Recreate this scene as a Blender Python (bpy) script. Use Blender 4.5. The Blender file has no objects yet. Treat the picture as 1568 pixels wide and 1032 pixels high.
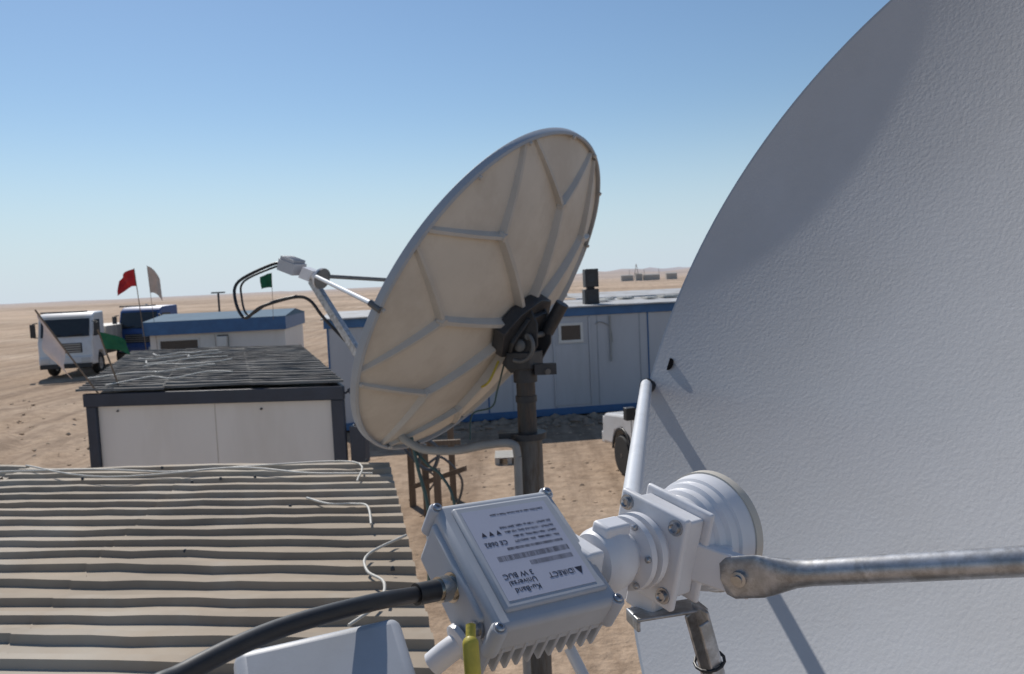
import bpy, bmesh, math, random
import numpy as np
from mathutils import Vector, noise, Matrix
random.seed(7)
sc=bpy.context.scene
V=Vector
# ---------------------------------------------------------------- materials
def mat(name,col,rough=.6,metal=0.,var=.12,vs=4.,bump=0.,bs=60.,col2=None,streak=None,spec=.5,bdist=.002,mask=(.45,.6)):
    m=bpy.data.materials.new(name);m.use_nodes=True;n=m.node_tree;N=n.nodes;L=n.links
    b=N['Principled BSDF'];b.inputs['Roughness'].default_value=rough;b.inputs['Metallic'].default_value=metal
    b.inputs['Specular IOR Level'].default_value=spec
    tc=N.new('ShaderNodeTexCoord')
    mp=N.new('ShaderNodeMapping');L.new(tc.outputs['Object'],mp.inputs[0])
    if streak: mp.inputs['Scale'].default_value=streak
    nz=N.new('ShaderNodeTexNoise');nz.inputs['Scale'].default_value=vs;nz.inputs['Detail'].default_value=4;nz.inputs['Roughness'].default_value=.65
    L.new(mp.outputs[0],nz.inputs['Vector'])
    cr=N.new('ShaderNodeValToRGB');e=cr.color_ramp.elements
    c=V(col[:3])
    e[0].position=.3;e[0].color=(*[max(0,x*(1-var)) for x in c],1)
    e[1].position=.7;e[1].color=(*[min(1,x*(1+var)) for x in c],1)
    L.new(nz.outputs[0],cr.inputs[0]);out=cr.outputs[0]
    if col2:
        n2=N.new('ShaderNodeTexNoise');n2.inputs['Scale'].default_value=vs*.6;n2.inputs['Detail'].default_value=5;n2.inputs['Roughness'].default_value=.7
        mp2=N.new('ShaderNodeMapping');L.new(tc.outputs['Object'],mp2.inputs[0]);mp2.inputs['Location'].default_value=(3.1,7.7,1.3)
        if streak: mp2.inputs['Scale'].default_value=streak
        L.new(mp2.outputs[0],n2.inputs['Vector'])
        r2=N.new('ShaderNodeValToRGB');r2.color_ramp.elements[0].position=mask[0];r2.color_ramp.elements[1].position=mask[1]
        L.new(n2.outputs[0],r2.inputs[0])
        mx=N.new('ShaderNodeMixRGB');L.new(r2.outputs[0],mx.inputs[0]);L.new(out,mx.inputs[1]);mx.inputs[2].default_value=(*col2,1);out=mx.outputs[0]
    L.new(out,b.inputs['Base Color'])
    if bump:
        n3=N.new('ShaderNodeTexNoise');n3.inputs['Scale'].default_value=bs;n3.inputs['Detail'].default_value=3
        L.new(tc.outputs['Object'],n3.inputs['Vector'])
        bp=N.new('ShaderNodeBump');bp.inputs['Strength'].default_value=bump;bp.inputs['Distance'].default_value=bdist
        L.new(n3.outputs[0],bp.inputs['Height']);L.new(bp.outputs[0],b.inputs['Normal'])
    return m
M={}
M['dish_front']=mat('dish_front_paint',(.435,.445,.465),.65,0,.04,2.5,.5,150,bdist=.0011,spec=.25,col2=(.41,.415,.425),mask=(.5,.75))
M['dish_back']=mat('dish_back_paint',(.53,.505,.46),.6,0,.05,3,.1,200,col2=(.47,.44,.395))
M['dish_rib']=mat('dish_rib_sky_grey',(.44,.43,.41),.55,0,.06,6)  # grey sky tint of the ribs put into the colour; rim bolts share it
M['dish_rim']=mat('dish_rim_paint',(.33,.36,.40),.5,0,.06,6)
M['white_cast']=mat('white_cast_paint',(.68,.68,.70),.4,0,.03,20,.08,300,bdist=.0005,col2=(.60,.595,.59),mask=(.55,.75))
M['white_box']=mat('radio_paint',(.41,.425,.455),.45,0,.03,30,.12,500,bdist=.0004,col2=(.37,.38,.40),mask=(.5,.8),spec=.35)
M['cream']=mat('cream_plastic',(.54,.50,.43),.5,0,.05,20)
M['label']=mat('label_film',(.44,.45,.53),.45,0,.02,40,spec=.3)
M['ink']=mat('label_ink',(.02,.02,.035),.5,0,.05,40)
M['hole']=mat('hole_shade_black',(.006,.006,.007),1,0,.05,40,spec=0.)
M['steel']=mat('galvanised_steel',(.44,.45,.47),.42,.75,.25,60,.15,200,bdist=.0004,col2=(.30,.30,.30))
M['bolt']=mat('bolt_steel',(.40,.40,.41),.3,.9,.15,90)
M['nickel']=mat('nickel_connector',(.50,.48,.44),.25,1,.1,60)
M['black']=mat('black_rubber',(.018,.018,.02),.45,0,.2,60,.1,300,bdist=.0004)
M['darkmetal']=mat('dark_mount_paint',(.04,.042,.047),.5,.2,.25,12)
M['strutdark']=mat('grey_parts_shaded_strut',(.13,.135,.14),.5,.3,.15,20)  # dark grey parts; also carries the painted shade of the right strut
M['polerust']=mat('pole_paint',(.055,.052,.050),.6,.2,.3,10,col2=(.10,.07,.052),streak=(4,4,.6),mask=(.5,.65))
M['polelow']=mat('pole_lower_paint',(.135,.13,.122),.6,.2,.25,10,col2=(.10,.08,.062),streak=(4,4,.6),mask=(.5,.65))
M['conduit']=mat('conduit_pvc',(.30,.30,.29),.55,0,.1,8)
M['whitepole']=mat('white_tube_paint',(.62,.64,.67),.4,.1,.05,20,col2=(.52,.53,.54),mask=(.5,.8))
M['yellow']=mat('yellow_sleeve',(.46,.38,.05),.5,0,.2,60,.3,200)
M['roof1']=mat('roof_sheet_tan',(.345,.28,.21),.75,0,.2,1.6,.3,25,col2=(.43,.385,.32),mask=(.46,.68),bdist=.003,spec=.2)
M['roof2']=mat('roof_sheet_grey',(.20,.185,.165),.85,0,.3,2.0,.3,25,col2=(.115,.105,.095),bdist=.004,spec=.12)
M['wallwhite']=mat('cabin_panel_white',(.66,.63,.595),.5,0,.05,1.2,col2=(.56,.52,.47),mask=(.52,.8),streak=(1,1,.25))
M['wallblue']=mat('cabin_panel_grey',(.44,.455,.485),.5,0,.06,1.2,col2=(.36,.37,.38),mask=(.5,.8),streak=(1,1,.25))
M['navy']=mat('navy_frame_paint',(.022,.030,.05),.5,0,.2,4)
M['blue']=mat('blue_fascia_paint',(.035,.115,.26),.5,0,.15,3)
M['roofblue']=mat('pale_blue_roof',(.10,.17,.235),.85,0,.12,2,spec=.15)
M['roofwhite']=mat('white_roof_sheet',(.46,.47,.48),.75,0,.1,2,col2=(.36,.35,.33),spec=.2)
M['glass']=mat('dark_glass',(.03,.035,.04),.1,0,.1,3)
M['frame']=mat('window_frame',(.58,.58,.56),.4,0,.05,5)
M['tyre']=mat('tyre_rubber',(.025,.024,.023),.8,0,.2,20)
M['rim']=mat('wheel_rim',(.38,.38,.38),.35,.7,.1,20)
M['carwhite']=mat('vehicle_white_paint',(.70,.70,.695),.25,0,.04,2,col2=(.58,.55,.51),mask=(.5,.8))
M['truckblue']=mat('truck_blue_paint',(.03,.08,.24),.35,0,.1,2)
M['cargo']=mat('cargo_body',(.42,.39,.35),.6,0,.1,2)
M['plasticblk']=mat('black_plastic',(.03,.03,.032),.5,0,.15,8)
M['lamp']=mat('lamp_lens',(.6,.6,.58),.15,0,.05,5)
M['red']=mat('red_cloth',(.50,.02,.025),.8,0,.2,3)
M['green']=mat('green_cloth',(.008,.11,.05),.8,0,.2,6)
M['whitecloth']=mat('white_cloth',(.66,.58,.56),.8,0,.1,6)
M['beigecloth']=mat('beige_cloth',(.60,.48,.40),.8,0,.1,6)
M['wood']=mat('weathered_wood',(.20,.145,.10),.8,0,.25,6,streak=(6,6,.6))
M['rock']=mat('rubble_stone',(.28,.215,.16),.9,0,.3,6,.5,20,bdist=.02)
M['clod']=mat('sand_clods',(.46,.34,.235),.95,0,.2,6,.5,20,bdist=.02,spec=.1)
M['cablew']=mat('white_cable',(.50,.48,.43),.5,0,.08,20)
# ---------------------------------------------------------------- geometry helper
def root(name,loc=(0,0,0)):
    o=bpy.data.objects.new(name,None);o.location=loc;o.empty_display_size=.1
    sc.collection.objects.link(o);return o
def perp(d):
    d=d.normalized();a=V((0,0,1)) if abs(d.z)<.9 else V((1,0,0))
    x=d.cross(a).normalized();return x,d.cross(x).normalized()
class G:
    def __init__(s): s.v=[];s.f=[]
    def quadgrid(s,rows,closed=False):
        b=len(s.v);nr=len(rows);nc=len(rows[0])
        for r in rows: s.v+= [tuple(p) for p in r]
        for i in range(nr-1):
            for j in range(nc if closed else nc-1):
                k=(j+1)%nc;s.f.append((b+i*nc+j,b+i*nc+k,b+(i+1)*nc+k,b+(i+1)*nc+j))
        return b
    def cap(s,ring):
        b=len(s.v);s.v+=[tuple(p) for p in ring];s.f.append(tuple(range(b,b+len(ring))))
    def lathe(s,o,ax,prof,n=32,cap0=True,cap1=True):
        o=V(o);ax=V(ax).normalized();x,y=perp(ax);rows=[]
        for (t,r) in prof:
            rows.append([o+ax*t+(x*math.cos(2*math.pi*k/n)+y*math.sin(2*math.pi*k/n))*r for k in range(n)])
        s.quadgrid(rows,True)
        if cap0:s.cap(rows[0])
        if cap1:s.cap(rows[-1])
        return s
    def cyl(s,a,b,r,r2=None,n=20):
        a=V(a);b=V(b);return s.lathe(a,b-a,[(0,r),((b-a).length,r if r2 is None else r2)],n)
    def tube(s,pts,r,n=12,smooth=6,ends=True):
        pts=[V(p) for p in pts]
        if smooth and len(pts)>2:
            q=[]
            for i in range(len(pts)-1):
                p0=pts[max(i-1,0)];p1=pts[i];p2=pts[i+1];p3=pts[min(i+2,len(pts)-1)]
                for k in range(smooth):
                    t=k/smooth
                    q.append(.5*((2*p1)+(p2-p0)*t+(2*p0-5*p1+4*p2-p3)*t*t+(3*p1-p0-3*p2+p3)*t**3))
            q.append(pts[-1]);pts=q
        rows=[];x=None
        for i,p in enumerate(pts):
            d=(pts[min(i+1,len(pts)-1)]-pts[max(i-1,0)]).normalized()
            if x is None: x,_=perp(d)
            x=(x-d*x.dot(d)).normalized();y=d.cross(x)
            rr=r(i/(len(pts)-1)) if callable(r) else r
            rows.append([p+(x*math.cos(2*math.pi*k/n)+y*math.sin(2*math.pi*k/n))*rr for k in range(n)])
        s.quadgrid(rows,True)
        if ends:s.cap(rows[0]);s.cap(rows[-1])
        return s
    def box(s,o,ex,ey,ez,xr,yr,zr):
        o=V(o);ex=V(ex);ey=V(ey);ez=V(ez);b=len(s.v)
        for z in zr:
            for y in yr:
                for x in xr: s.v.append(tuple(o+ex*x+ey*y+ez*z))
        for f in ((0,1,3,2),(4,6,7,5),(0,4,5,1),(2,3,7,6),(0,2,6,4),(1,5,7,3)): s.f.append(tuple(b+k for k in f))
        return s
    def prism(s,o,ex,ey,ez,poly,xr):
        o=V(o);ex=V(ex);ey=V(ey);ez=V(ez);n=len(poly);b=len(s.v)
        for x in xr:
            for (y,z) in poly:s.v.append(tuple(o+ex*x+ey*y+ez*z))
        s.f.append(tuple(range(b,b+n)));s.f.append(tuple(range(b+2*n-1,b+n-1,-1)))
        for k in range(n):
            k2=(k+1)%n;s.f.append((b+k,b+n+k,b+n+k2,b+k2))
        return s
    def build(s,name,m,parent=None,smooth=None,bevel=0,seg=2):
        off=V(parent.location) if parent else V((0,0,0))
        me=bpy.data.meshes.new(name);me.from_pydata([tuple(V(p)-off) for p in s.v],[],s.f);me.materials.append(M[m] if isinstance(m,str) else m)
        bm=bmesh.new();bm.from_mesh(me);bmesh.ops.remove_doubles(bm,verts=bm.verts,dist=1e-6);bmesh.ops.recalc_face_normals(bm,faces=bm.faces);bm.to_mesh(me);bm.free()
        o=bpy.data.objects.new(name,me);sc.collection.objects.link(o)
        if parent:o.parent=parent
        if bevel:
            q=o.modifiers.new('b','BEVEL');q.width=bevel;q.segments=seg;q.limit_method='ANGLE';q.angle_limit=math.radians(35)
        if smooth or bevel:
            me.polygons.foreach_set('use_smooth',[True]*len(me.polygons))
            me.set_sharp_from_angle(angle=math.radians(smooth or 35))
        return o
X=V((1,0,0));Y=V((0,1,0));Z=V((0,0,1))
# ---------------------------------------------------------------- ground
def mound(x,y):
    z=0
    if -30<x<-4.5 and 8<y<30:
        k=min(1,(-4.5-x)/1.5,(y-8)/1,(30-y)/5)
        if y>14: k*=min(1,max(0,(-7.6-x)/1.5))
        z=max(0,k)*(.34*abs(noise.noise(V((x*.6,y*.6,1))))+.16*noise.noise(V((x*1.9,y*1.9,1)))+.09*noise.noise(V((x*4,y*4,1))))
    return z
def terrain():
    nr,na=190,360;rows=[]
    rad=[0.6*(9000/0.6)**(i/(nr-1)) for i in range(nr)]
    def h(x,y):
        r=math.hypot(x,y);z=0
        if r>22:
            k=min(1,(r-22)/60);z+=k*.35*noise.noise(V((x*.05,y*.05,0)))+k*.14*noise.noise(V((x*.3,y*.3,3)))
        if r>150: z+=min(1,(r-150)/500)*3.0*noise.noise(V((x*.003,y*.003,5)))
        if r>1500:
            az=math.degrees(math.atan2(x,y));k=min(1,(r-1500)/2500)
            w=math.exp(-((az-12)/12)**2)*.75+.15
            z+=k*w*(50+32*noise.noise(V((az*.25,r*.0004,9)))+20*noise.noise(V((az*1.6,r*.001,2)))+8*noise.noise(V((az*5,r*.002,2))))
        return z+mound(x,y)
    g=G()
    for r in rad: rows.append([(r*math.sin(2*math.pi*j/na),r*math.cos(2*math.pi*j/na),h(r*math.sin(2*math.pi*j/na),r*math.cos(2*math.pi*j/na))) for j in range(na)])
    g.quadgrid(rows,True);g.cap(rows[0])
    m=bpy.data.materials.new('desert_sand');m.use_nodes=True;N=m.node_tree.nodes;L=m.node_tree.links
    b=N['Principled BSDF'];b.inputs['Roughness'].default_value=.95;b.inputs['Specular IOR Level'].default_value=.1
    tc=N.new('ShaderNodeTexCoord')
    def nz(scale,det,st=None,rot=0,rough=.6):
        mp=N.new('ShaderNodeMapping');L.new(tc.outputs['Object'],mp.inputs[0])
        if st:mp.inputs['Scale'].default_value=st
        mp.inputs['Rotation'].default_value=(0,0,rot)
        t=N.new('ShaderNodeTexNoise');t.inputs['Scale'].default_value=scale;t.inputs['Detail'].default_value=det;t.inputs['Roughness'].default_value=rough;L.new(mp.outputs[0],t.inputs['Vector']);return t.outputs[0]
    def ramp(x,stops):
        c=N.new('ShaderNodeValToRGB');e=c.color_ramp.elements
        while len(e)<len(stops):e.new(.5)
        for i,(p_,col) in enumerate(stops):e[i].position=p_;e[i].color=(*col,1)
        L.new(x,c.inputs[0]);return c.outputs[0]
    def mix(f,a,b_,t='MIX'):
        q=N.new('ShaderNodeMixRGB');q.blend_type=t
        if isinstance(f,float):q.inputs[0].default_value=f
        else:L.new(f,q.inputs[0])
        L.new(a,q.inputs[1]);L.new(b_,q.inputs[2]);return q.outputs[0]
    base=ramp(nz(.12,5),[(.3,(.48,.35,.245)),(.55,(.55,.42,.31)),(.75,(.61,.49,.38))])
    fine=ramp(nz(3.,6,rough=.78),[(.35,(.60,.58,.56)),(.6,(1.05,1.05,1.05))])
    c=mix(.8,base,fine,'MULTIPLY')
    tr=ramp(nz(1.1,4,(1,.07,1),math.radians(62)),[(.40,(.64,.62,.60)),(.5,(1,1,1)),(.62,(1.12,1.12,1.1))])
    c=mix(.65,c,tr,'MULTIPLY')
    bands=ramp(nz(.012,5,(.35,1,1),.15),[(.38,(.60,.57,.54)),(.5,(.96,.95,.94)),(.62,(1.12,1.1,1.08))])
    c=mix(.85,c,bands,'MULTIPLY')
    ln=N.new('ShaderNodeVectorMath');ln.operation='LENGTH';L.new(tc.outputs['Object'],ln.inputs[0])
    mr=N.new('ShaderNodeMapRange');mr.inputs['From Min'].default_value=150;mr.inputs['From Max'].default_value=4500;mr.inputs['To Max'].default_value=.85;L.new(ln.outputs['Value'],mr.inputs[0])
    hz=N.new('ShaderNodeRGB');hz.outputs[0].default_value=(.40,.39,.42,1)  # aerial haze painted into the sand colour, stronger with distance
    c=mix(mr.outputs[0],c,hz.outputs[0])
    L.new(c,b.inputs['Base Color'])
    bp=N.new('ShaderNodeBump');bp.inputs['Distance'].default_value=.08;bp.inputs['Strength'].default_value=1.;L.new(nz(2.2,6,rough=.7),bp.inputs['Height']);L.new(bp.outputs[0],b.inputs['Normal'])
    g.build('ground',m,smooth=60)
terrain()
# ---------------------------------------------------------------- corrugated roofs
def corr(parent,name,m,FL,FR,NL,NR,pitch,hgt,sheets,wob=.008,seed=0):
    FL,FR,NL,NR=map(V,(FL,FR,NL,NR));g=G();rnd=random.Random(seed)
    depth=((NL-FL).length+(NR-FR).length)/2;nrib=int(depth/pitch)
    prof=[]
    for i in range(nrib):
        for (a,b) in ((0,0),(.56,0),(.63,1),(.88,1),(.95,0)): prof.append(((i+a)/nrib,b))
    prof.append((1,0))
    for s in range(sheets):
        u0=s/sheets-.004;u1=(s+1)/sheets+.004;jz=rnd.uniform(-.004,.004)+(.004 if s%2 else 0);jv=rnd.uniform(-.2,.2)/nrib;sl=rnd.uniform(-.12,.12)/nrib
        ns=10;rows=[]
        for k in range(ns+1):
            u=u0+(u1-u0)*k/ns;row=[]
            for (v,b) in prof:
                vv=v+jv+sl*(k/ns);p=(FL.lerp(FR,u)).lerp(NL.lerp(NR,u),vv)
                z=b*hgt+jz+wob*noise.noise(V((p.x*1.3+seed,p.y*2.5,0)))+wob*.6*noise.noise(V((p.x*5,p.y*7,seed)))
                row.append(p+Z*z)
            rows.append(row)
        g.quadgrid(rows)
    return g.build(name,m,parent,smooth=25)
r=root('metal_roofed_shed',(-2.5,2.6,0))
far_l=V((-5.2,5.17,2.6));far_r=V((-.76,4.53,2.6));nr_r=V((-.06,1.1,2.6));nr_l=V((-5.2,1.75,2.6))
corr(r,'roof','roof1',far_l,far_r,nr_l,nr_r,.146,.024,4,wob=.012,seed=3)
g=G()
ctr=(far_l+far_r+nr_l+nr_r)/4
P=[ctr+(q-ctr)*.965 for q in (far_l,far_r,nr_r,nr_l)]
g.v+=[(q.x,q.y,0) for q in P]+[(q.x,q.y,2.57) for q in P]
for k in range(4):g.f.append((k,(k+1)%4,4+(k+1)%4,4+k))
g.f.append((4,5,6,7));g.build('walls','wallwhite',r)
g=G();g.tube([(-.99,3.66,2.64),(-.85,3.5,2.65),(-.75,3.52,2.64),(-.66,3.4,2.66),(-.61,3.2,2.64)],.005)
g.tube([(-.44,3.0,2.65),(-.55,2.8,2.65),(-.53,2.66,2.64),(-.45,2.52,2.65),(-.44,2.35,2.65),(-.5,2.2,2.65)],.005)
g.tube([(-3.0,4.5,2.65),(-2.4,4.45,2.65),(-1.9,4.3,2.65),(-1.5,4.28,2.66),(-1.1,4.12,2.65),(-.75,4.05,2.65)],.006)
g.tube([(-2.9,4.65,2.65),(-2.2,4.2,2.66),(-1.5,4.35,2.65),(-.9,4.3,2.66),(-.8,3.9,2.65)],.005)
g.build('roof_cables','cablew',r,smooth=60)
g=G()
rn=random.Random(5)
for k in range(60):
    u=rn.random();v=rn.random();p=far_l.lerp(far_r,u).lerp(nr_l.lerp(nr_r,u),v)
    g.lathe(p+Z*.02,Z,[(0,.008),(.012,.007),(.016,.003)],8)
g.build('roof_screws','darkmetal',r,smooth=40)
# ---------------------------------------------------------------- mid cabin
FL=V((-4.67,8.75,0));FR=V((-1.86,8.43,0));BR=V((-3.97,14.5,0));BL=V((-7.1,15.1,0))
r=root('portable_cabin',(-4.2,11.5,0))
corr(r,'roof','roof2',BL+Z*2.62-X*.1,BR+Z*2.62+X*.1,FL+Z*2.62-X*.13-Y*.05,FR+Z*2.62+X*.05-Y*.05,.24,.022,3,wob=.012,seed=8)
ex=(FR-FL).normalized();n_=V((ex.y,-ex.x,0))
W=(FR-FL).length
g=G();Q=[FL,FR,BR,BL];g.v+=[(q.x,q.y,-.05) for q in Q]+[(q.x,q.y,2.5) for q in Q]
for k in range(4):g.f.append((k,(k+1)%4,4+(k+1)%4,4+k))
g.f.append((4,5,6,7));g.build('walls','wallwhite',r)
g=G();g.box(FL,ex,n_,Z,(-.06,W+.06),(.0,.07),(2.44,2.585));g.box(FL,ex,n_,Z,(-.06,W+.06),(.0,.05),(.05,.22))
g.box(FL,ex,n_,Z,(-.05,.07),(.0,.045),(.22,2.44));g.box(FL,ex,n_,Z,(W-.09,W+.05),(.0,.045),(.22,2.44))
es=(BR-FR).normalized();ns=V((es.y,-es.x,0))
g.box(FR,es,ns,Z,(0.0,(BR-FR).length),(.0,.05),(2.42,2.58));g.box(FR,es,ns,Z,(0.0,.14),(.0,.05),(.1,2.42))
g.build('corner_frame','navy',r,bevel=.008)
g=G()
for s in (1.42,):g.box(FL,ex,n_,Z,(s-.004,s+.004),(.0,.003),(.22,2.44))
g.build('panel_seams',mat('seam_grey',(.48,.44,.39),.6),r)
g=G();g.lathe(FL+ex*1.95+n_*.002+Z*2.36,n_,[(0,.012),(.02,.012)],10);g.lathe(FL+ex*.3+n_*.002+Z*2.38,n_,[(0,.01),(.02,.01)],10);g.build('wall_hooks','darkmetal',r)
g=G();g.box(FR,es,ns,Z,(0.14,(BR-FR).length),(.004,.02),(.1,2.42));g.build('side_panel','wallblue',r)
g=G();g.box(FR+ex*.12,ex,n_,Z,(-.02,.14),(-.1,.05),(1.75,2.15));g.tube([FR+ex*.1+Z*2.55,FR+ex*.2+Z*2.3,FR+ex*.12+Z*2.0,FR+ex*.22+Z*1.5,FR+ex*.15+Z*.6],.02);g.tube([FR+ex*.06+Z*2.5,FR+ex*.26+Z*2.6,FR+ex*.3+Z*2.2,FR+ex*.2+Z*1.9],.012);g.build('corner_wiring','navy',r,smooth=40)
g=G();rn=random.Random(2)
for k in range(6):
    p0=V((-4.75+rn.uniform(-.1,.2),9+k*.8,2.67));pts=[]
    for i in range(6):pts.append(p0+V((i*.22-.29*k*.8+rn.uniform(-.1,.1),rn.uniform(-.35,.35)+i*.1,rn.uniform(0,.02))))
    g.tube(pts,.009)
g.build('roof_cables','cablew',r,smooth=60)
def frame(o,p2):
    e=(V(p2)-V(o));e.z=0;e.normalize();return V(o),e,V((e.y,-e.x,0))
def window(g1,g2,o,e,n,s0,s1,z0,z1,t=.05):
    g1.box(o,e,n,Z,(s0-t,s1+t),(.0,.035),(z1,z1+t));g1.box(o,e,n,Z,(s0-t,s1+t),(.0,.035),(z0-t,z0))
    g1.box(o,e,n,Z,(s0-t,s0),(.0,.035),(z0,z1));g1.box(o,e,n,Z,(s1,s1+t),(.0,.035),(z0,z1))
    g2.box(o,e,n,Z,(s0,s1),(.002,.012),(z0,z1))
r=root('blue_roofed_cabin',(-12,35,0))
o,e,n=frame((-15.0,33.0,0),(-9.2,33.7,0));W=5.45
G().box(o,e,n,Z,(0,W),(-5.5,0),(-.1,2.3)).build('walls','wallwhite',r)
g=G();g.prism(o-n*2.75,e,n,Z,[(-3.0,2.62),(0,2.86),(3.0,2.62),(3.0,2.58),(-3.0,2.58)],(-.2,W+.1));g.build('roof','roofblue',r)
g=G();g.box(o,e,n,Z,(-.2,W+.1),(.2,.26),(2.06,2.60));g.box(o,e,n,Z,(-.2,-.14),(-5.7,.2),(2.06,2.6));g.box(o,e,n,Z,(W+.04,W+.1),(-5.7,.2),(2.06,2.6));g.build('fascia','blue',r)
g1=G();g2=G();window(g1,g2,o,e,n,.4,1.9,1.4,1.8);window(g1,g2,o,e,n,2.7,3.15,1.45,1.95)
g1.build('window_frames','frame',r);g2.build('window_glass','glass',r)
g=G();g.box(o,e,n,Z,(2.0,2.6),(.0,.03),(.1,2.0));g.build('door','frame',r)
g=G();g.box(o,e,n,Z,(2.72,3.13),(.036,.3),(1.47,1.9));g.build('air_conditioner','frame',r,bevel=.02)
# long building
r=root('long_prefab_building',(3,23,0))
o,e,n=frame((-4.62,19.86,0),(-4.62+9.87,19.86+1.59,0));W=17.
G().box(o,e,n,Z,(0,W),(-6,0),(.12,2.72)).build('walls','wallblue',r)
g=G();g.box(o,e,n,Z,(-.06,W+.06),(.0,.06),(2.64,2.86));g.box(o,e,n,Z,(-.03,W+.03),(.0,.05),(.05,.24))
for s in (0.03,4.0,8.35):g.box(o,e,n,Z,(s-.02,s+.02),(.0,.02),(.24,2.64))
g.box(o,e,n,Z,(-.06,-.0),(-6,.0),(2.64,2.86));g.box(o,e,n,Z,(-.05,-.0),(-6,.0),(.05,.24));g.build('trim','blue',r,bevel=.01)
g=G()
for k in range(1,15):
    s=k*1.16
    g.box(o,e,n,Z,(s-.012,s+.012),(.0,.01),(.24,2.64))
g.build('panel_seams',mat('seam_light',(.31,.33,.36),.6),r)
g=G();g.prism(o-n*3,e,n,Z,[(-3.2,2.865),(0,2.93),(3.16,2.865),(3.16,2.90),(0,2.97),(-3.2,2.90)],(-.12,W+.12));g.build('roof','roofwhite',r)
g=G();rn=random.Random(9)
for k in range(9):
    s=7.2+k*.55;g.box(o-n*rn.uniform(.5,2.5),e,n,Z,(s,s+rn.uniform(.3,.9)),(-.3,.3),(2.97,2.97+rn.uniform(.02,.07)))
g.build('roof_boards','cablew',r)
g1=G();g2=G();window(g1,g2,o,e,n,5.98,6.5,2.02,2.4,.07);window(g1,g2,o,e,n,1.1,1.9,1.5,2.2,.07);window(g1,g2,o,e,n,10.8,11.6,1.6,2.2,.07);
g1.build('window_frames','frame',r);g2.build('window_glass','glass',r)
g=G();g.box(o,e,n,Z,(5.75,5.80),(.0,.05),(.28,2.6));g.box(o,e,n,Z,(6.72,6.77),(.0,.05),(.28,2.6));g.box(o,e,n,Z,(5.8,6.72),(.002,.02),(.3,1.9));g.build('door','wallblue',r,bevel=.01)
g=G();g.tube([o+e*7.3+n*.06+Z*2.6,o+e*7.3+n*.06+Z*1.4],.025);g.tube([o+e*6.9+n*.05+Z*2.4,o+e*7.05+n*.05+Z*2.45,o+e*7.3+n*.05+Z*2.3,o+e*7.35+n*.05+Z*1.9],.012);g.build('drain_pipe','conduit',r)
b0=o+e*6.98-n*.6
sp=root('loudspeaker_stack',tuple(b0+Z*2.9))
g=G();g.box(b0,e,n,Z,(-.2,.2),(-.15,.15),(2.9,3.32));g.box(b0,e,n,Z,(-.17,.2),(-.15,.15),(3.37,3.86));g.box(b0,e,n,Z,(-.1,.1),(-.1,.1),(3.32,3.37));g.build('cabinets','plasticblk',sp,bevel=.02)
g=G();g.lathe(b0+n*.15+Z*3.1,n,[(0,.12),(.015,.12),(.01,.05)],20);g.lathe(b0+n*.15+Z*3.62,n,[(0,.12),(.015,.12),(.01,.05)],20);g.build('grilles','darkmetal',sp)
r=root('distant_workshop',(9,38,0));o,e,n=frame((3.2,36.5,0),(13,38.2,0))
G().box(o,e,n,Z,(0,14),(-7,0),(-.3,2.5)).build('walls','wallwhite',r)
G().box(o,e,n,Z,(-.2,14.2),(.0,.15),(2.5,2.72)).build('fascia','blue',r)
G().prism(o-n*3.5,e,n,Z,[(-3.7,2.72),(0,2.9),(3.7,2.72)],(-.2,14.2)).build('roof','roofwhite',r)
# far camp on the horizon
r=root('distant_camp',(95,600,0));g=G()
for (x_,w_,h_) in((84,9,2.6),(95,5,3.4),(101,12,2.4),(118,8,2.8)):g.prism((x_,600,0),X,Y,Z,[(0,-2),(5,-2),(5,h_+2),(2.5,h_+2.8),(0,h_+2)],(0,w_))
for k in range(3):g.cyl((90+k*11,598,-1),(90+k*11,598,9),.18,n=6)
for (a0,b0_) in(((93,600,-1),(95.5,600,13)),((98,600,-1),(95.5,600,13)),((94.2,600,6),(96.8,600,6))):g.cyl(a0,b0_,.25,n=6)
g.build('huts_and_masts','cargo',r)
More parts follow.
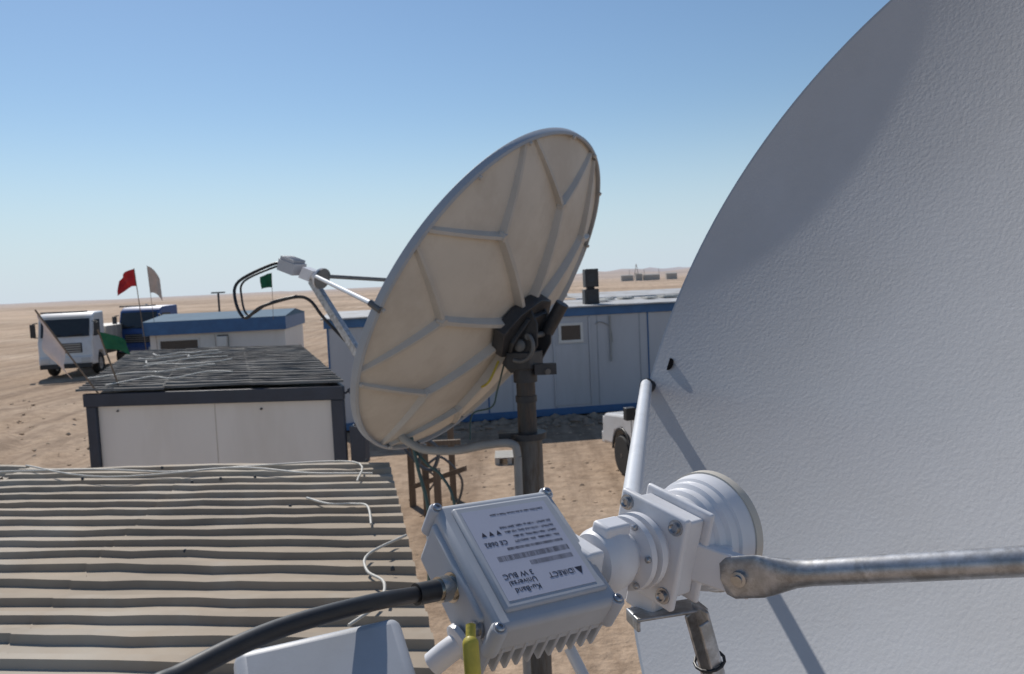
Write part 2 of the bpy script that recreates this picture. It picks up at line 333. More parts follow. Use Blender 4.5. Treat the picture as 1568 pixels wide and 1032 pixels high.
# ---------------------------------------------------------------- wheels / vehicles
def wheel(gt,gr,c,ax,r_,w):
    ax=V(ax).normalized();c=V(c)
    gt.lathe(c-ax*w/2,ax,[(0,r_*.62),(0,r_*.92),(w*.15,r_),(w*.85,r_),(w,r_*.92),(w,r_*.62),(w*.8,r_*.6)],28)
    gr.lathe(c+ax*w*.30,ax,[(0,r_*.6),(w*.12,r_*.58),(w*.06,r_*.4),(w*.14,r_*.15),(w*.2,r_*.12)],20)
    gr.lathe(c-ax*w*.30,-ax,[(0,r_*.6),(w*.12,r_*.58),(w*.06,r_*.4),(w*.14,r_*.15),(w*.2,r_*.12)],20)
def truck(name,o,yaw,body,cargo):
    rt=root(name,o);ex=V((math.cos(yaw),math.sin(yaw),0));ey=V((-ex.y,ex.x,0))
    o=V(o)
    g=G();g.prism(o,ex,ey,Z,[(0,.55),(-.02,1.7),(.06,1.85),(.32,2.85),(.6,3.05),(1.9,3.1),(1.95,.8),(1.7,.8),(1.6,1.15),(.9,1.15),(.7,.8),(.7,.55)],(-1.22,1.22));g.build('cab',body,rt,bevel=.06,seg=3)
    g=G();g.prism(o,ex,ey,Z,[(.055,1.93),(.02,1.93),(.28,2.78),(.33,2.78)],(-1.08,1.08));
    for sx in(-1,1):g.prism(o,ex*sx,ey,Z,[(.25,1.95),(1.2,1.95),(1.2,2.7),(.5,2.7)],(1.215,1.235))
    g.build('windows','glass',rt)
    g=G();g.box(o,ex,ey,Z,(-.75,.75),(-.05,.02),(1.15,1.62));g.box(o,ex,ey,Z,(-1.15,1.15),(-.16,.1),(.42,.62))
    for sx in(-1,1):
        g.box(o+ex*1.42*sx+ey*.1,ex,ey,Z,(-.11,.11),(-.06,.06),(1.95,2.6));g.tube([o+ex*1.2*sx+ey*.2+Z*2.65,o+ex*1.42*sx+ey*.1+Z*2.62],.025);g.tube([o+ex*1.2*sx+ey*.2+Z*1.95,o+ex*1.42*sx+ey*.1+Z*1.95],.025)
    g.tube([o-ex*.9+ey*-.0+Z*1.95,o-ex*.2+ey*.02+Z*2.05],.02);g.tube([o+ex*.1+Z*1.95,o+ex*.8+ey*.02+Z*2.05],.02)
    g.box(o,ex,ey,Z,(-1.0,1.0),(-.0,.35),(3.08,3.16));g.build('grille_and_mirrors','plasticblk',rt,bevel=.02)
    g=G();
    for k in range(4):g.box(o,ex,ey,Z,(-.7,.7),(-.07,-.05),(1.2+k*.11,1.24+k*.11))
    g.build('grille_slats','rim',rt)
    g=G();g.box(o,ex,ey,Z,(-1.2,1.2),(-.1,.15),(.62,.98));g.build('bumper',body,rt,bevel=.05)
    g=G()
    for sx in(-1,1):g.box(o+ex*.9*sx,ex,ey,Z,(-.2,.2),(-.13,-.09),(.7,.9))
    g.build('headlights','lamp',rt,bevel=.02)
    gt=G();gr=G()
    for sx in(-1,1):
        for yy in(1.25,5.2,6.5):wheel(gt,gr,o+ex*sx*1.02+ey*yy+Z*.52,ex,.52,.32)
    gt.build('tyres','tyre',rt,smooth=30);gr.build('wheel_rims','rim',rt,smooth=30)
    g=G();g.box(o,ex,ey,Z,(-.45,.45),(1.0,7.5),(.75,1.0));g.build('chassis','darkmetal',rt)
    if cargo:
        g=G();g.box(o,ex,ey,Z,(-1.22,1.22),(2.15,7.7),(1.15,2.3))
        for k in range(8):
            for sx in(-1,1):g.box(o+ex*1.22*sx,ex,ey,Z,(-.03,.03),(2.3+k*.75,2.38+k*.75),(1.15,2.3))
        g.build('cargo_body','cargo',rt,bevel=.02)
    else:
        g=G();g.tube([o+ex*-.95+ey*2.2+Z*1,o+ex*-.95+ey*2.2+Z*3.2],.08);g.build('exhaust_stack','rim',rt)
truck('white_truck',(-21.5,38.3,0),math.radians(10),'carwhite',True)
truck('blue_truck',(-20.2,43.,.1),math.radians(-12),'truckblue',False)
def pickup(name,o,hd):
    hd=V(hd).normalized();lt=V((-hd.y,hd.x,0));rt=root(name,o);o=V(o);bk=-hd;rg=-lt
    def pr(g,poly,xr):g.prism(o,rg,bk,Z,poly,xr)
    g=G();pr(g,[(0.05,.45),(0,.62),(.04,.92),(.16,1.03),(1.25,1.14),(3.3,1.14),(5.2,1.12),(5.22,.6),(5.1,.48),(4.62,.48),(4.5,.75),(4.2,.86),(3.85,.75),(3.72,.45),(1.42,.45),(1.3,.75),(.98,.86),(.64,.75),(.52,.48)],(0,1.8));g.build('lower_body','carwhite',rt,bevel=.05,seg=3)
    g=G();pr(g,[(1.15,1.12),(1.95,1.68),(2.2,1.74),(3.2,1.74),(3.38,1.66),(3.5,1.12)],(.1,1.7));g.build('cab','carwhite',rt,bevel=.06,seg=3)
    g=G()
    for xr in((.085,.1),(1.7,1.715)):
        pr(g,[(1.5,1.17),(2.0,1.6),(2.35,1.64),(2.35,1.17)],xr);pr(g,[(2.45,1.17),(2.45,1.64),(3.15,1.64),(3.3,1.17)],xr)
    g.prism(o,rg,bk,Z,[(1.24,1.17),(1.22,1.19),(1.88,1.655),(1.92,1.65)],(.2,1.6));g.build('windows','glass',rt)
    g=G();g.box(o,rg,bk,Z,(.08,1.72),(3.55,5.12),(1.13,1.15));g.box(o,rg,bk,Z,(.35,1.45),(-.02,.05),(.68,.92));g.box(o,rg,bk,Z,(-.18,-.0),(1.5,1.64),(1.12,1.34));g.box(o,rg,bk,Z,(1.8,1.96),(1.5,1.62),(1.12,1.3))
    for xr in((-.02,.01),(1.79,1.82)):
        pts=[(math.cos(a)*.46,math.sin(a)*.46) for a in np.linspace(0,math.pi,12)]+[(math.cos(a)*.40,math.sin(a)*.40) for a in np.linspace(math.pi,0,12)]
        for c0 in(.98,4.2):g.prism(o,rg,bk,Z,[(c0+a,.42+b_) for a,b_ in pts],xr)
    g.build('trim','plasticblk',rt,bevel=.01)
    g=G();g.box(o,rg,bk,Z,(.02,.33),(-.015,.25),(.78,.95));g.box(o,rg,bk,Z,(1.47,1.78),(-.015,.25),(.78,.95));g.build('headlights','lamp',rt,bevel=.02)
    g=G();g.box(o,rg,bk,Z,(.02,1.78),(-.1,.1),(.42,.66));g.build('bumper','carwhite',rt,bevel=.04)
    g=G();g.box(o,rg,bk,Z,(-.004,.002),(1.42,1.43),(.5,1.1));g.box(o,rg,bk,Z,(-.004,.002),(2.4,2.41),(.5,1.1));g.box(o,rg,bk,Z,(-.02,.0),(2.2,2.35),(.98,1.01));g.build('door_gaps','plasticblk',rt)
    gt=G();gr=G()
    for c0 in(.98,4.2):
        for x_ in(.1,1.7):wheel(gt,gr,o+rg*x_+bk*c0+Z*.37,rg,.37,.24)
    gt.build('tyres','tyre',rt,smooth=30);gr.build('wheel_rims','rim',rt,smooth=30)
pickup('pickup_truck',(1.66,15.25,0),(-.26,.97,0))
# ---------------------------------------------------------------- flags, lamp
def flag(name,base,top,m,w,hh,dirx,droop=.3,seed=0):
    base=V(base);top=V(top);rt=root(name,tuple(base));ax=(top-base).normalized()
    G().cyl(base,top,.018 if w>.5 else .01,n=8).build('pole','wood',rt,smooth=40)
    rows=[];d=V(dirx).normalized();nn=d.cross(ax).normalized()
    for i in range(17):
        u=i/16;row=[]
        for j in range(11):
            v=j/10
            p=top-ax*(.03+v*hh*(1-.15*u))+d*(u*w)-Z*(droop*w*u*u)+nn*(.16*w*math.sin(u*8+v*2+seed)*u)+nn*.07*w*noise.noise(V((u*4,v*4,seed)))
            row.append(p)
        rows.append(row)
    g=G();g.quadgrid(rows);g.build('cloth',m,rt,smooth=80)
flag('red_flag',(-14.9,32.6,0),(-15.25,32.6,4.85),'red',.85,.7,(-1,.3,0),.55,1)
flag('beige_flag',(-14.6,32.9,0),(-14.85,32.9,4.95),'beigecloth',.45,1.1,(.6,.3,0),1.2,2)
flag('green_flag',(-9.9,33.2,2.5),(-9.85,33.2,4.45),'green',.5,.6,(-1,.2,0),.3,3)
flag('white_flag',(-4.5,8.68,2.5),(-5.15,8.65,3.53),'whitecloth',.30,.46,(.1,.2,-.9),.5,4)
flag('green_flag.001',(-4.45,8.95,2.6),(-4.62,8.9,3.28),'green',.28,.2,(1,.2,-.15),.25,5)
r=root('lamp_post',(-14.6,40,0));g=G();g.cyl((-14.6,40,0),(-14.6,40,3.7),.05,n=10);g.box((-14.6,40,3.7),X,Y,Z,(-.3,.3),(-.15,.15),(-.0,.07));g.build('post_and_panel','darkmetal',r)
# ---------------------------------------------------------------- rubble, yard clutter
rn=random.Random(11)
def rock(g,c,s,rn):
    bm=bmesh.new();bmesh.ops.create_icosphere(bm,subdivisions=1,radius=s);b=len(g.v);sd=rn.random()*50
    for v in bm.verts:
        q=v.co*(1+.5*noise.noise(v.co/s*1.2+V((sd,0,0))));g.v.append((c[0]+q.x*1.3,c[1]+q.y,c[2]+q.z*.7))
    for f in bm.faces:g.f.append(tuple(b+v.index for v in f.verts))
    bm.free()
g=G()
for k in range(340):
    s=rn.uniform(.5,8.5);dd=abs(rn.gauss(0,.55))+.1
    p=V((-4.62,19.86,0))+V((.987,.159,0))*(s+rn.uniform(0,3))+V((.159,-.987,0))*dd
    rock(g,(p.x,p.y,.0),rn.uniform(.03,.17),rn)
g.build('rubble','rock',smooth=20)
g=G()
for k in range(260):
    x_=rn.uniform(-3,6);y_=rn.uniform(9,19);rock(g,(x_,y_,0),rn.uniform(.01,.045),rn)
for k in range(700):
    x_=rn.uniform(-20,-5);y_=rn.uniform(9,30)
    if y_>14 and x_>-8:continue
    rock(g,(x_,y_,mound(x_,y_)-.01),rn.uniform(.015,.06),rn)
g.build('sand_clods','clod',smooth=30)
r=root('pipe_and_post_frame',(-1.6,12.5,0));g=G()
for (x_,y_,h_) in((-1.45,12.3,1.35),(-1.1,13.2,1.25),(-1.75,12.9,1.2),(-1.2,11.6,.9)):g.box((x_,y_,0),X,Y,Z,(-.05,.05),(-.05,.05),(0,h_))
g.box((-1.6,12.6,0),X,Y,Z,(-.3,.7),(-.03,.03),(1.05,1.13));g.box((-1.5,12.2,0),V((.8,-.5,.35)),V((.5,.8,0)),Z,(-.2,.9),(-.03,.03),(.5,.58));g.build('posts','wood',r)
g=G();g.tube([(-1.8,12.4,1.1),(-1.5,12.3,.8),(-1.2,12.4,.9),(-.9,12.5,.5),(-1.0,12.6,0.05)],.02);g.tube([(-1.7,12.2,1.3),(-1.6,12.2,.9),(-1.3,12.3,.6),(-1.5,12.3,.3)],.015);g.tube([(-1.4,12.,1.3),(-1.2,12,1.1),(-1.3,12.,.8),(-1.5,12,.9),(-1.4,12.,1.2)],.03);g.build('hoses','strutdark',r,smooth=60)
r=root('wooden_pallet',(-.6,14,0));g=G()
for k in range(5):g.box((-.45,15.6,0),X,Y,Z,(0,.6),(k*.14,k*.14+.1),(.12,.14))
for k in range(3):g.box((-.45,15.6,0),X,Y,Z,(k*.25,k*.25+.09),(0,.66),(0,.12))
g.build('planks','cablew',r)
# ---------------------------------------------------------------- satellite dishes
def dframe(az,el):
    a=V((math.sin(az)*math.cos(el),math.cos(az)*math.cos(el),math.sin(el)));h=V((math.cos(az),-math.sin(az),0));u=h.cross(a)
    if u.z<0:u=-u
    return a,h,u
def dish_shell(rt,c,az,el,R,dep,e=1.,lip=.045):
    a,h,u=dframe(az,el);c=V(c)
    def S(r_,ph,off=0):
        p=math.radians(ph);return c+R*r_*(h*math.cos(p)+u*e*math.sin(p))-a*(dep*(1-r_*r_)+off)
    nr,na=26,160
    g=G();g.quadgrid([[S(.002+.998*i/nr,360*j/na) for j in range(na)] for i in range(nr+1)],True);g.build('reflector_front','dish_front',rt,smooth=60)
    g=G();g.quadgrid([[S(.002+.986*i/nr,360*j/na,.014) for j in range(na)] for i in range(nr+1)],True);g.build('reflector_back','dish_back',rt,smooth=60)
    g=G();pr=[(1.0,0),(1.006,.0),(1.008,.006),(1.006,lip),(.995,lip+.004),(.988,lip-.004),(.985,.012)]
    g.quadgrid([[S(q,360*j/na,o_)for j in range(na)] for q,o_ in pr],True);g.build('rim','dish_rim',rt,smooth=40)
    g=G()
    def rib(r0,p0,r1,p1,w,t,t1=None):
        n=8;rows=[];t1=t if t1 is None else t1
        A=V((r0*math.cos(math.radians(p0)),r0*math.sin(math.radians(p0))));B=V((r1*math.cos(math.radians(p1)),r1*math.sin(math.radians(p1))))
        d=(B-A).normalized();pn=V((-d[1],d[0]))
        for i in range(n+1):
            q=A.lerp(B,i/n);row=[];tt=t+(t1-t)*i/n
            for (sd,o_) in ((-w,.012),(-w*.45,.014+tt),(w*.45,.014+tt),(w,.012)):
                z=q+pn*(sd/R);row.append(S(z.length,math.degrees(math.atan2(z[1],z[0])),o_))
            rows.append(row)
        g.quadgrid(rows)
        g.cap(rows[0]);g.cap(rows[-1])
    for k in range(8):
        p_=45*k+1
        rib(.08,p_,.65,p_,.024*R,.06*R/1.2,.042*R/1.2);rib(.65,p_,.985,p_-20,.018*R,.042*R/1.2,.022);rib(.65,p_,.985,p_+20,.018*R,.042*R/1.2,.022)
        g.lathe(S(.65,p_,.018),-a,[(0,.032*R),(.033*R,.022*R)],8)
    g.build('back_ribs','dish_rib',rt,smooth=15)
    return a,h,u,S
c=V((-.1609,5.3189,3.5082))
r=root('satellite_dish',(0.075,5.15,0))
a,h,u,S=dish_shell(r,c,-1.0776,.5729,1.2,.27)
g=G();g.cyl((.075,5.15,2.6),(.075,5.15,3.10),.062,n=28);g.build('mast','polerust',r,smooth=40)
g=G();g.cyl((.075,5.15,0),(.075,5.15,2.6),.092,n=28);g.cyl((.075,5.15,0),(.075,5.15,.03),.25);g.build('mast_base','polelow',r,smooth=40)
g=G();g.cyl((.075,5.15,2.58),(.075,5.15,2.62),.12,n=28)
g.box((.075,5.15,2.62),X,Y,Z,(-.19,-.06),(-.05,.05),(-.035,.005));g.cyl((.075,5.15,2.82),(.075,5.15,2.86),.07,n=28);g.cyl((.075,5.15,2.95),(.075,5.15,3.1),.078,n=28);g.build('collar','darkmetal',r,smooth=40)
hub=S(0.001,0,.014)
g=G()
g.prism(hub,-a,h,u,[(-.30,-.04),(-.20,.10),(-.02,.20),(.14,.19),(.25,.04),(.2,-.14),(.02,-.24),(-.18,-.22)],(.0,.088))
g.prism(hub,-a,h,u,[(-.18,-.10),(-.12,.08),(.08,.12),(.14,.0),(.08,-.2),(-.12,-.2)],(.088,.12))
for s_ in(-1,1):
    g.prism(hub,h,u,-a,[(.14,.08),(.08,.17),(-.04,.24),(-.20,.24),(-.30,.17),(-.28,.08)],(s_*.10-.008,s_*.10+.008))
g.box(hub,h,u,-a,(-.09,.09),(-.25,-.12),(.10,.15))
g.box((.075,5.15,3.06),h,V((h.y,-h.x,0)),Z,(-.10,.10),(-.085,.085),(-.02,.09))
g.build('azimuth_elevation_mount','darkmetal',r,bevel=.006)
g=G()
arc=[]
for t_ in np.linspace(.3,3.0,16):arc.append(hub-h*.135-a*.14-u*.10+(u*math.cos(t_)-a*math.sin(t_))*.10)
g.tube(arc,.014,smooth=0)
g.lathe(hub-u*.10-h*.108-a*.14,-h,[(0,.04),(.02,.04),(.03,.02)],20)
g.cyl(hub-a*.16-u*.02-h*.13,hub-a*.16-u*.02+h*.13,.02);g.tube([hub-a*.2-u*.22+h*.1,V((.22,5.05,3.02))],.02)
g.build('pivot','strutdark',r,smooth=40)
g=G();g.cyl(hub-a*.17+u*.0+h*.12,hub-a*.17+u*.22+h*.12,.045);g.cyl(hub-a*.17-u*.3+h*.16,hub-a*.17+u*.0+h*.13,.02);g.box(V((.075,5.15,3.0)),X,Y,Z,(.06,.2),(-.09,-.03),(0,.07));g.build('elevation_jack','darkmetal',r,smooth=40)
g=G();
for ph in(0,22,47,70,91,115,136,180,205,250,300,330):g.lathe(S(.985,ph,.045),-a,[(0,.014),(.014,.012)],8)
g.build('rim_bolts','dish_rib',r)
g=G()
for ph in (180,0,270):g.lathe(S(1.0,ph,.0),-a,[(-.03,.02),(.05,.02)],10)
g.build('strut_anchors','strutdark',r)
fp=c+a*1.36-u*.63
tax=(fp-S(.2,270)).normalized()
g=G();g.tube([fp,S(1.0,180,-.02)],.014);g.build('side_strut_left','whitepole',r,smooth=60)
g=G();g.tube([fp,S(1.0,0,-.02)],.015);g.build('side_strut_right','strutdark',r,smooth=60)  # shade put into the colour: darker tube than the left strut
b1=S(1.0,270,-.02);dd=(fp-u*.04-b1).normalized();sx_=h;sy_=dd.cross(h).normalized();Ln=(fp-u*.04-b1).length
g=G();g.box(b1,sx_,sy_,dd,(-.025,.025),(-.03,.03),(0,Ln));g.build('feed_arm','steel',r,bevel=.005)
g=G();g.lathe(fp-tax*.08,tax,[(0,.075),(.02,.078),(.025,.05),(.05,.05),(.055,.035),(.16,.035)],28);g.box(fp,h,u,tax,(-.04,.04),(-.05,.04),(.0,.1));g.build('feed_horn','white_cast',r,smooth=40)
g=G();g.lathe(fp-tax*.09,tax,[(0,.08),(.012,.081)],28);g.build('horn_cover','strutdark',r,smooth=40)
q=fp+tax*.15
g=G();g.box(q,h,tax.cross(h),tax,(-.07,.07),(-.045,.045),(0,.16))
for k in range(7):g.box(q,h,tax.cross(h),tax,(-.065+k*.02,-.061+k*.02),(-.07,-.045),(.01,.15))
g.build('transmitter_box','white_box',r,bevel=.006)
g=G();e0=q+tax*.16
g.tube([e0,e0+V((-.1,.02,.0)),(-2.08,6.15,3.70),(-2.10,6.1,3.56),(-2.02,6.05,3.42),(-1.87,6.0,3.50),(-1.62,6.0,3.56),(-1.5,5.98,3.53),(-1.40,5.95,3.40),(-1.2,5.9,3.18)],.012)
g.tube([e0-Z*.02,e0+V((-.07,.0,-.02)),(-2.02,6.1,3.70),(-2.05,6.1,3.58),(-1.99,6.05,3.44),(-1.8,6.0,3.53),(-1.6,6.0,3.57)],.008)
g.build('signal_cables','black',r,smooth=60)
g=G();g.tube([(-.78,5.26,2.62),(-.72,5.24,2.57),(-.6,5.2,2.52),(-.39,5.14,2.52),(-.2,5.08,2.56),(-.04,5.04,2.57),(-.0,5.03,2.5),(.0,5.03,2.2),(.0,5.03,0)],.027,smooth=8);g.build('conduit','conduit',r,smooth=60)
g=G();g.tube([hub-u*.3-a*.05,hub-u*.5+h*.0-a*.1,hub-u*.62-a*.12,hub-u*.75-a*.02,(-.3,5.1,2.6)],.006);g.tube([(-.7,5.25,2.6),(-.66,5.2,2.4),(-.6,5.15,2.1),(-.62,5.1,1.6)],.012);g.tube([(-.72,5.25,2.56),(-.6,5.22,2.42),(-.5,5.15,2.35),(-.42,5.1,2.15),(-.4,5.1,1.5)],.009);g.build('earth_cable',mat('teal_cable',(.05,.10,.095),.5),r,smooth=60)
g=G();g.tube([hub-u*.28-h*.1-a*.05,hub-u*.42-h*.13-a*.07,hub-u*.5-h*.1-a*.03],.008);g.build('yellow_cable','yellow',r,smooth=60)
# ---------------------------------------------------------------- foreground satellite dish
fc=V((.6268,1.0526,3.4621))
r=root('satellite_dish.001',tuple(fc))
a,h,u,S=dish_shell(r,fc,-1.9729,.4196,.75,.15,1.064,.03)
g=G();g.lathe(S(.958,-4,-.0008),a,[(0,.0135),(.0006,.0135)],24);g.build('drain_hole','hole',r)  # flat black disc, the shade inside the hole painted as colour
Xb=V((.8437,.5341,-.058)).normalized();Yb=V((.468,-.6875,-.556));Yb=(Yb-Xb*Yb.dot(Xb)).normalized();Nb=-Xb.cross(Yb);
O=V((.0042,.727,3.3489))
hx,hy=.0665,.0715
g=G();g.box(O,Xb,Yb,Nb,(-hx,hx),(-hy,hy),(-.034,0));g.build('transmitter_housing','white_box',r,bevel=.006,seg=4)
g=G();g.box(O,Xb,Yb,Nb,(-hx+.014,hx-.008),(-hy+.010,hy-.014),(-.002,.004));g.build('label_plate','white_box',r,bevel=.003,seg=3)
g=G();g.box(O,Xb,Yb,Nb,(-hx+.020,hx-.018),(-hy+.018,hy-.022),(.0035,.0044));g.build('label','label',r)
g=G()
for k in range(11):
    x_=-hx+.004+k*(2*hx-.012)/10;g.box(O,Xb,Yb,Nb,(x_,x_+.004),(-hy+.004,hy+.004-.006),(-.066,-.034))
g.box(O,Xb,Yb,Nb,(-hx+.002,hx-.002),(-hy+.003,hy-.003),(-.042,-.034));g.build('cooling_fins','white_box',r,bevel=.0012)
g=G();gb=G()
for sx,sy in((-1,-1),(1,-1),(1,1),(-1,1)):
    q=O+Xb*sx*(hx-.003)+Yb*sy*(hy-.003)
    g.lathe(q-Nb*.032,Nb,[(0,.0075),(.029,.0075),(.031,.006)],20)
    gb.lathe(q-Nb*.001,Nb,[(0,.0045),(.002,.0045),(.003,.0035),(.003,.002),(.0015,.0015)],16)
g.build('corner_bosses','white_box',r,smooth=40);
q=O-Xb*(hx+.001)+Yb*.050-Nb*.024;gb.lathe(q,-Xb,[(0,.009),(.002,.009),(.002,.0065),(.006,.0065),(.006,.003)],16)
gb.build('bolts','bolt',r,smooth=35)
g=G();g.box(O,Xb,Yb,Nb,(-hx-.004,-hx+.004),(-hy+.012,hy-.02),(-.060,-.010));g.box(O,Xb,Yb,Nb,(-hx+.001,-hx+.02),(-hy+.005,hy-.03),(-.066,-.03));g.build('side_cover','white_box',r,bevel=.004,seg=3)
def text(body,size,x_,y_):
    cu=bpy.data.curves.new('label_text','FONT');cu.body=body;cu.size=size;cu.extrude=.00008;cu.materials.append(M['ink'])
    o=bpy.data.objects.new('label_text',cu);sc.collection.objects.link(o);o.parent=r
    m_=Matrix.Identity(4);ax_=-Xb
    for i_,vv in enumerate((ax_,Yb,Nb)):
        for j_ in range(3):m_[j_][i_]=vv[j_]
    m_.translation=O+Xb*x_+Yb*y_+Nb*.0046-V(r.location);o.matrix_local=m_
x0=.042
text('Ku-Band',.0078,-.008,.0385);text('Universal',.0078,-.008,.0305);text('3 W BUC',.0078,-.008,.0225)
text('iDIRECT',.008,.034,.030)
for i_,tx in enumerate(('P/N : 1200-3006   S/N : 04A21277','INPUT : 950-1700 MHz, -20 dBm','OUTPUT : 13.75-14.5 GHz, +35 dBm','DC INPUT : +18V to +60V, 50W MAX')):text(tx,.0036,x0,-.012-.0060*i_)
text('CE 0682',.007,-.016,-.014)
text('CAUTION: refer to the manual. Made in Japan',.0032,x0,-.046)
g=G();rn=random.Random(4)
for (yy,hh_,x1,x2) in((.013,.005,-.005,.042),(.003,.006,-.035,.042),(-.005,.003,-.02,.042)):
    xx=x1
    while xx<x2:
        w_=rn.choice((.0004,.0006,.001));g.box(O,Xb,Yb,Nb,(xx,xx+w_),(yy,yy+hh_),(.0043,.0046));xx+=w_+rn.choice((.0006,.0009,.0013))
g.prism(O+Xb*.0395+Yb*.033,Nb,Xb,Yb,[(-.004,-.003),(.004,-.003),(0,.005)],(.0043,.0047))
for k in range(3):g.prism(O-Xb*(.020+k*.008)-Yb*.024,Nb,Xb,Yb,[(-.0025,.0025),(.0025,.0025),(0,-.0025)],(.0043,.0047))
g.build('barcode','ink',r)
P0=V((.058,.768,3.319));T=V((.779,.627,-.065)).normalized();
Vv=(Z-T*T.z).normalized();Wv=T.cross(Vv)
ca,sa=math.cos(math.radians(12)),math.sin(math.radians(12));V2=Vv*ca+Wv*sa;W2=Wv*ca-Vv*sa
g=G();g.lathe(P0,T,[(0,.018),(.012,.018),(.014,.028),(.022,.032),(.034,.034),(.046,.032),(.056,.026),(.060,.0245),(.062,.038),(.069,.0385),(.070,.029),(.075,.029),(.076,.0395),(.084,.0395),(.086,.033),(.096,.033)],48)
g.build('waveguide_body','white_cast',r,smooth=32)
g=G();g.box(P0,T,V2,W2,(-.018,.004),(-.022,.026),(-.026,.026));g.box(P0,T,V2,W2,(.02,.055),(-.042,-.02),(-.02,.02));g.box(P0,T,V2,W2,(.018,.052),(.026,.040),(-.012,.012));g.build('waveguide_flanges','white_cast',r,bevel=.004,seg=3)
g=G();g.box(P0,T,V2,W2,(.094,.103),(-.052,.050),(-.046,.046));g.box(P0,T,V2,W2,(.103,.135),(-.043,.042),(-.038,.038));g.box(P0,T,V2,W2,(.135,.142),(-.052,.050),(-.046,.046));g.build('feed_block','white_cast',r,bevel=.007,seg=4)
g=G();g.lathe(P0,T,[(.140,.046),(.150,.048),(.153,.0525),(.162,.054),(.165,.0585),(.176,.0595),(.178,.0625),(.188,.0635),(.192,.0655),(.202,.066),(.204,.062),(.19,.056),(.17,.045),(.16,.03)],72);g.build('feed_horn','white_cast',r,smooth=38)
g=G();g.lathe(P0,T,[(.197,.0676),(.207,.0685),(.211,.064),(.207,.055)],72);g.build('horn_cover','cream',r,smooth=30)
g=G()
for sv in(-1,1):
    for sw in(-1,1):
        q=P0+T*.094+V2*sv*.038+W2*sw*.034;g.lathe(q,-T,[(0,.0085),(.002,.0085),(.0022,.006),(.006,.006),(.0062,.0045),(.004,.003)],16)
for k in range(6):
    an=math.radians(60*k+15);q=P0+T*.062+(V2*math.cos(an)+W2*math.sin(an))*.034;g.lathe(q,-T,[(0,.0032),(.004,.0032),(.005,.002)],12)
g.build('flange_bolts','bolt',r,smooth=35)
E1=V((.2246,.8005,3.2879));nearrim=S(1.0,180,-.01);farrim=S(1.0,-8,-.01);botrim=S(1.0,270,-.01)
sd=(nearrim-E1).normalized();sv=(Z-sd*sd.z).normalized();sw=sd.cross(sv)
g=G();A0=P0+T*.12-V2*.006
bd=(E1-A0).normalized();bv=(Z-bd*bd.z).normalized();bw=bd.cross(bv)
side=-1 if (sw.dot(V((0,0,3.6))-E1)<0) else 1
g.box(A0,bd,bv,bw,(0,(E1-A0).length+.012),(-.022,.020),(-.010,.004));g.box(A0,bd,bv,bw,(0,(E1-A0).length-.015),(-.022,.020),(-.020,-.010));g.build('strut_lug','white_cast',r,bevel=.003,seg=3)
rows=[]
for t_,wv,ww in((-.020,.002,.003),(-.018,.017,.003),(-.010,.022,.003),(.02,.022,.003),(.035,.019,.007),(.055,.0145,.013),(.07,.0132,.0132),((nearrim-E1).length,.0132,.0132)):
    rows.append([E1+sw*side*(.004 if t_<.04 else 0)+sd*t_+sv*wv*math.cos(2*math.pi*k/24)+sw*ww*math.sin(2*math.pi*k/24) for k in range(24)])
g=G();g.quadgrid(rows,True);g.cap(rows[0]);g.cap(rows[-1]);g.build('strut_near','steel',r,smooth=50)
g=G();q=E1+sw*side*.007
g.lathe(q-sw*side*.004,sw*side,[(0,.012),(.0035,.012),(.0037,.008),(.009,.008),(.0095,.005),(.013,.005)],16);g.build('strut_bolt','bolt',r,smooth=35)
F0=V((.119,.868,3.322))
g=G();g.tube([F0,F0.lerp(farrim,.5),farrim],.0125,n=24,smooth=0);g.build('strut_far','whitepole',r,smooth=50)
g=G();g.lathe(farrim+a*.005,-a,[(0,.014),(.03,.014)],12);g.tube([farrim,farrim-a*.02+ (farrim-fc).normalized()*.012],.016);g.build('rim_bracket','darkmetal',r,smooth=40)
B0=V((.187,.822,3.243))
bd=(botrim-B0).normalized();bx=h-bd*h.dot(bd);bx.normalize();by=bd.cross(bx)
g=G();Lb=(botrim-B0).length
g.box(B0,bd,bx,by,(-.006,Lb),(-.013,.013),(-.002,.002));g.box(B0,bd,bx,by,(.004,Lb),(-.0135,-.0105),(-.014,.0));g.box(B0,bd,bx,by,(.004,Lb),(.0105,.0135),(-.014,.0));
g.box(V((.155,.83,3.241)),V((.97,.24,0)),V((-.24,.97,0)),Z,(-.042,.040),(-.012,.02),(-.0015,.0025));g.box(V((.155,.83,3.241)),V((.97,.24,0)),V((-.24,.97,0)),Z,(-.042,-.038),(-.012,.02),(-.012,.0))
g.build('strut_bottom','steel',r,bevel=.0015)
g=G();g.box(P0,T,V2,W2,(.10,.135),(-.075,-.045),(-.02,.02));g.build('bracket_foot','white_cast',r,bevel=.003)
g=G();q=B0+bd*.06;g.tube([q+bx*.0165*math.cos(t_)+by*(.016*math.sin(t_)-.006) for t_ in np.linspace(0,6.28,14)],.0018,smooth=0);g.tube([q+bx*.017,q+bx*.03+Z*.006],.002);g.box(q+bx*.018,bx,by,bd,(-.003,.004),(-.003,.003),(-.003,.003));g.build('cable_tie','black',r)
q=O-Xb*(hx+.002)+Yb*.002-Nb*.028
cd=(V((-.0819,.6442,3.3482))-q);cd=(-Xb*.8+cd.normalized()*.3).normalized()
g=G();g.lathe(q,cd,[(0,.0135),(.004,.0135),(.004,.010),(.008,.010),(.008,.0115),(.018,.0115),(.018,.009),(.022,.009)],24);g.build('cable_connector','nickel',r,smooth=35)
p1=q+cd*.02;p2=p1+cd*.022
g=G();g.tube([p1,p2],lambda t_:.0095,n=20,smooth=0);
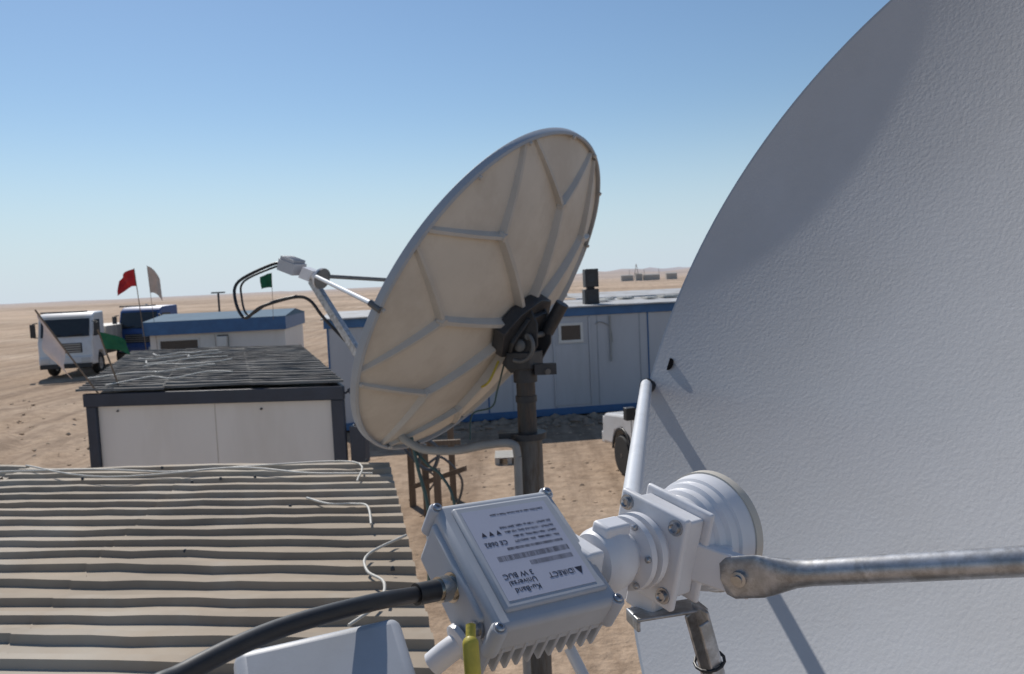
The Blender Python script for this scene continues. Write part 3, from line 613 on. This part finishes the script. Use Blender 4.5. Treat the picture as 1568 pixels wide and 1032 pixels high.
g.tube([p2,(-.1231,.6046,3.3554),(-.173,.5353,3.3678),(-.2072,.4655,3.3736),(-.2197,.4254,3.3729),(-.25,.3,3.33),(-.3,.2,3.1),(-.35,.15,2.7)],.0068,n=20);g.build('coaxial_cable','black',r,smooth=60)
Xl=V((.926,.377,.02)).normalized();Yl=V((.36,-.78,-.50));Yl=(Yl-Xl*Yl.dot(Xl)).normalized();Nl=-Xl.cross(Yl)
e_=V((-.153,.5836,3.3406))
g=G();g.box(e_,Xl,Yl,Nl,(-.064,.060),(-.003,.11),(-.055,.004));g.build('receiver_box','white_box',r,bevel=.009,seg=4)
q=O-Xb*(hx-.01)+Yb*.04-Nb*.05
g=G();g.tube([q,q-Xb*.02-Nb*.012,q-Xb*.035-Nb*.03],.011,n=20);g.lathe(q-Xb*.012-Nb*.006,V((-.8,-.5,-.3)),[(0,.018),(.005,.018),(.007,.014)],24);g.build('waveguide_elbow','white_cast',r,smooth=40)
q=V((-.0425,.597,3.321))
g=G();g.tube([q+V((0,.012,.012)),q+V((0,.003,.003)),q,q+V((0.001,-.006,-.02)),q+V((.002,-.010,-.06)),q+V((.0,-.01,-.12)),q+V((-.02,.0,-.3))],lambda t_:.004 if t_<.2 else .0064,n=16);g.build('earth_sleeve','yellow',r,smooth=60)
g=G();g.tube([V((.045,.80,3.22)),V((.075,.76,3.16)),V((.10,.70,3.08))],.006);g.build('support_rod','whitepole',r,smooth=60)
hub=S(.001,0,.014);mb=hub-a*.22
g=G();g.cyl((mb.x,mb.y,0),(mb.x,mb.y,mb.z+.05),.057,n=28);g.build('mast','polelow',r,smooth=40)
g=G();g.box(hub,h,u,-a,(-.12,.12),(-.14,.14),(0.01,.05));g.box(hub,h,u,-a,(-.1,-.08),(-.1,.1),(.05,.26));g.box(hub,h,u,-a,(.08,.1),(-.1,.1),(.05,.26));g.build('mount','darkmetal',r,bevel=.004)
# ---------------------------------------------------------------- camera, light, world
cam=bpy.data.cameras.new('camera');co=bpy.data.objects.new('camera',cam);sc.collection.objects.link(co);sc.camera=co
cam.sensor_width=36;cam.lens=28.01;cam.clip_start=.02;cam.clip_end=20000
mm=Matrix.Identity(4)
for i_,vv in enumerate((V((.99899,-.00309,-.04485)),V((.04495,.06862,.99663)),V((0,-.99764,.06869)))):
    for j_ in range(3):mm[j_][i_]=vv[j_]
mm.translation=V((0,0,3.6));co.matrix_world=mm
cam.dof.use_dof=True;cam.dof.focus_distance=.85;cam.dof.aperture_fstop=16
sdir=V((-.338,.660,.669)).normalized()
su=bpy.data.lights.new('sun','SUN');su.energy=4.4;su.angle=math.radians(.53);su.color=(1,.95,.88);so=bpy.data.objects.new('sun',su);sc.collection.objects.link(so)
so.rotation_euler=sdir.to_track_quat('Z','Y').to_euler()
w=bpy.data.worlds.new('World');sc.world=w;w.use_nodes=True;N=w.node_tree.nodes;L=w.node_tree.links
sky=N.new('ShaderNodeTexSky');sky.sky_type='NISHITA';sky.sun_disc=False;sky.sun_elevation=math.asin(sdir.z);sky.sun_rotation=math.atan2(sdir.x,sdir.y);sky.air_density=1.2;sky.dust_density=.1;sky.ozone_density=4.5
bg=N['Background'];bg.inputs[1].default_value=.088
# pale dusty haze low over the horizon (by elevation angle, same from everywhere)
tc=N.new('ShaderNodeTexCoord');sx=N.new('ShaderNodeSeparateXYZ');L.new(tc.outputs['Generated'],sx.inputs[0])
mr=N.new('ShaderNodeMapRange');mr.interpolation_type='SMOOTHERSTEP';mr.inputs['From Min'].default_value=-.04;mr.inputs['From Max'].default_value=.24;mr.inputs['To Min'].default_value=.85;mr.inputs['To Max'].default_value=0
L.new(sx.outputs['Z'],mr.inputs[0])
mx=N.new('ShaderNodeMixRGB');L.new(mr.outputs[0],mx.inputs[0]);L.new(sky.outputs[0],mx.inputs[1]);mx.inputs[2].default_value=(6.3,7.8,9.4,1);L.new(mx.outputs[0],bg.inputs[0])
sc.view_settings.view_transform='Standard';sc.view_settings.look='None';sc.view_settings.exposure=0
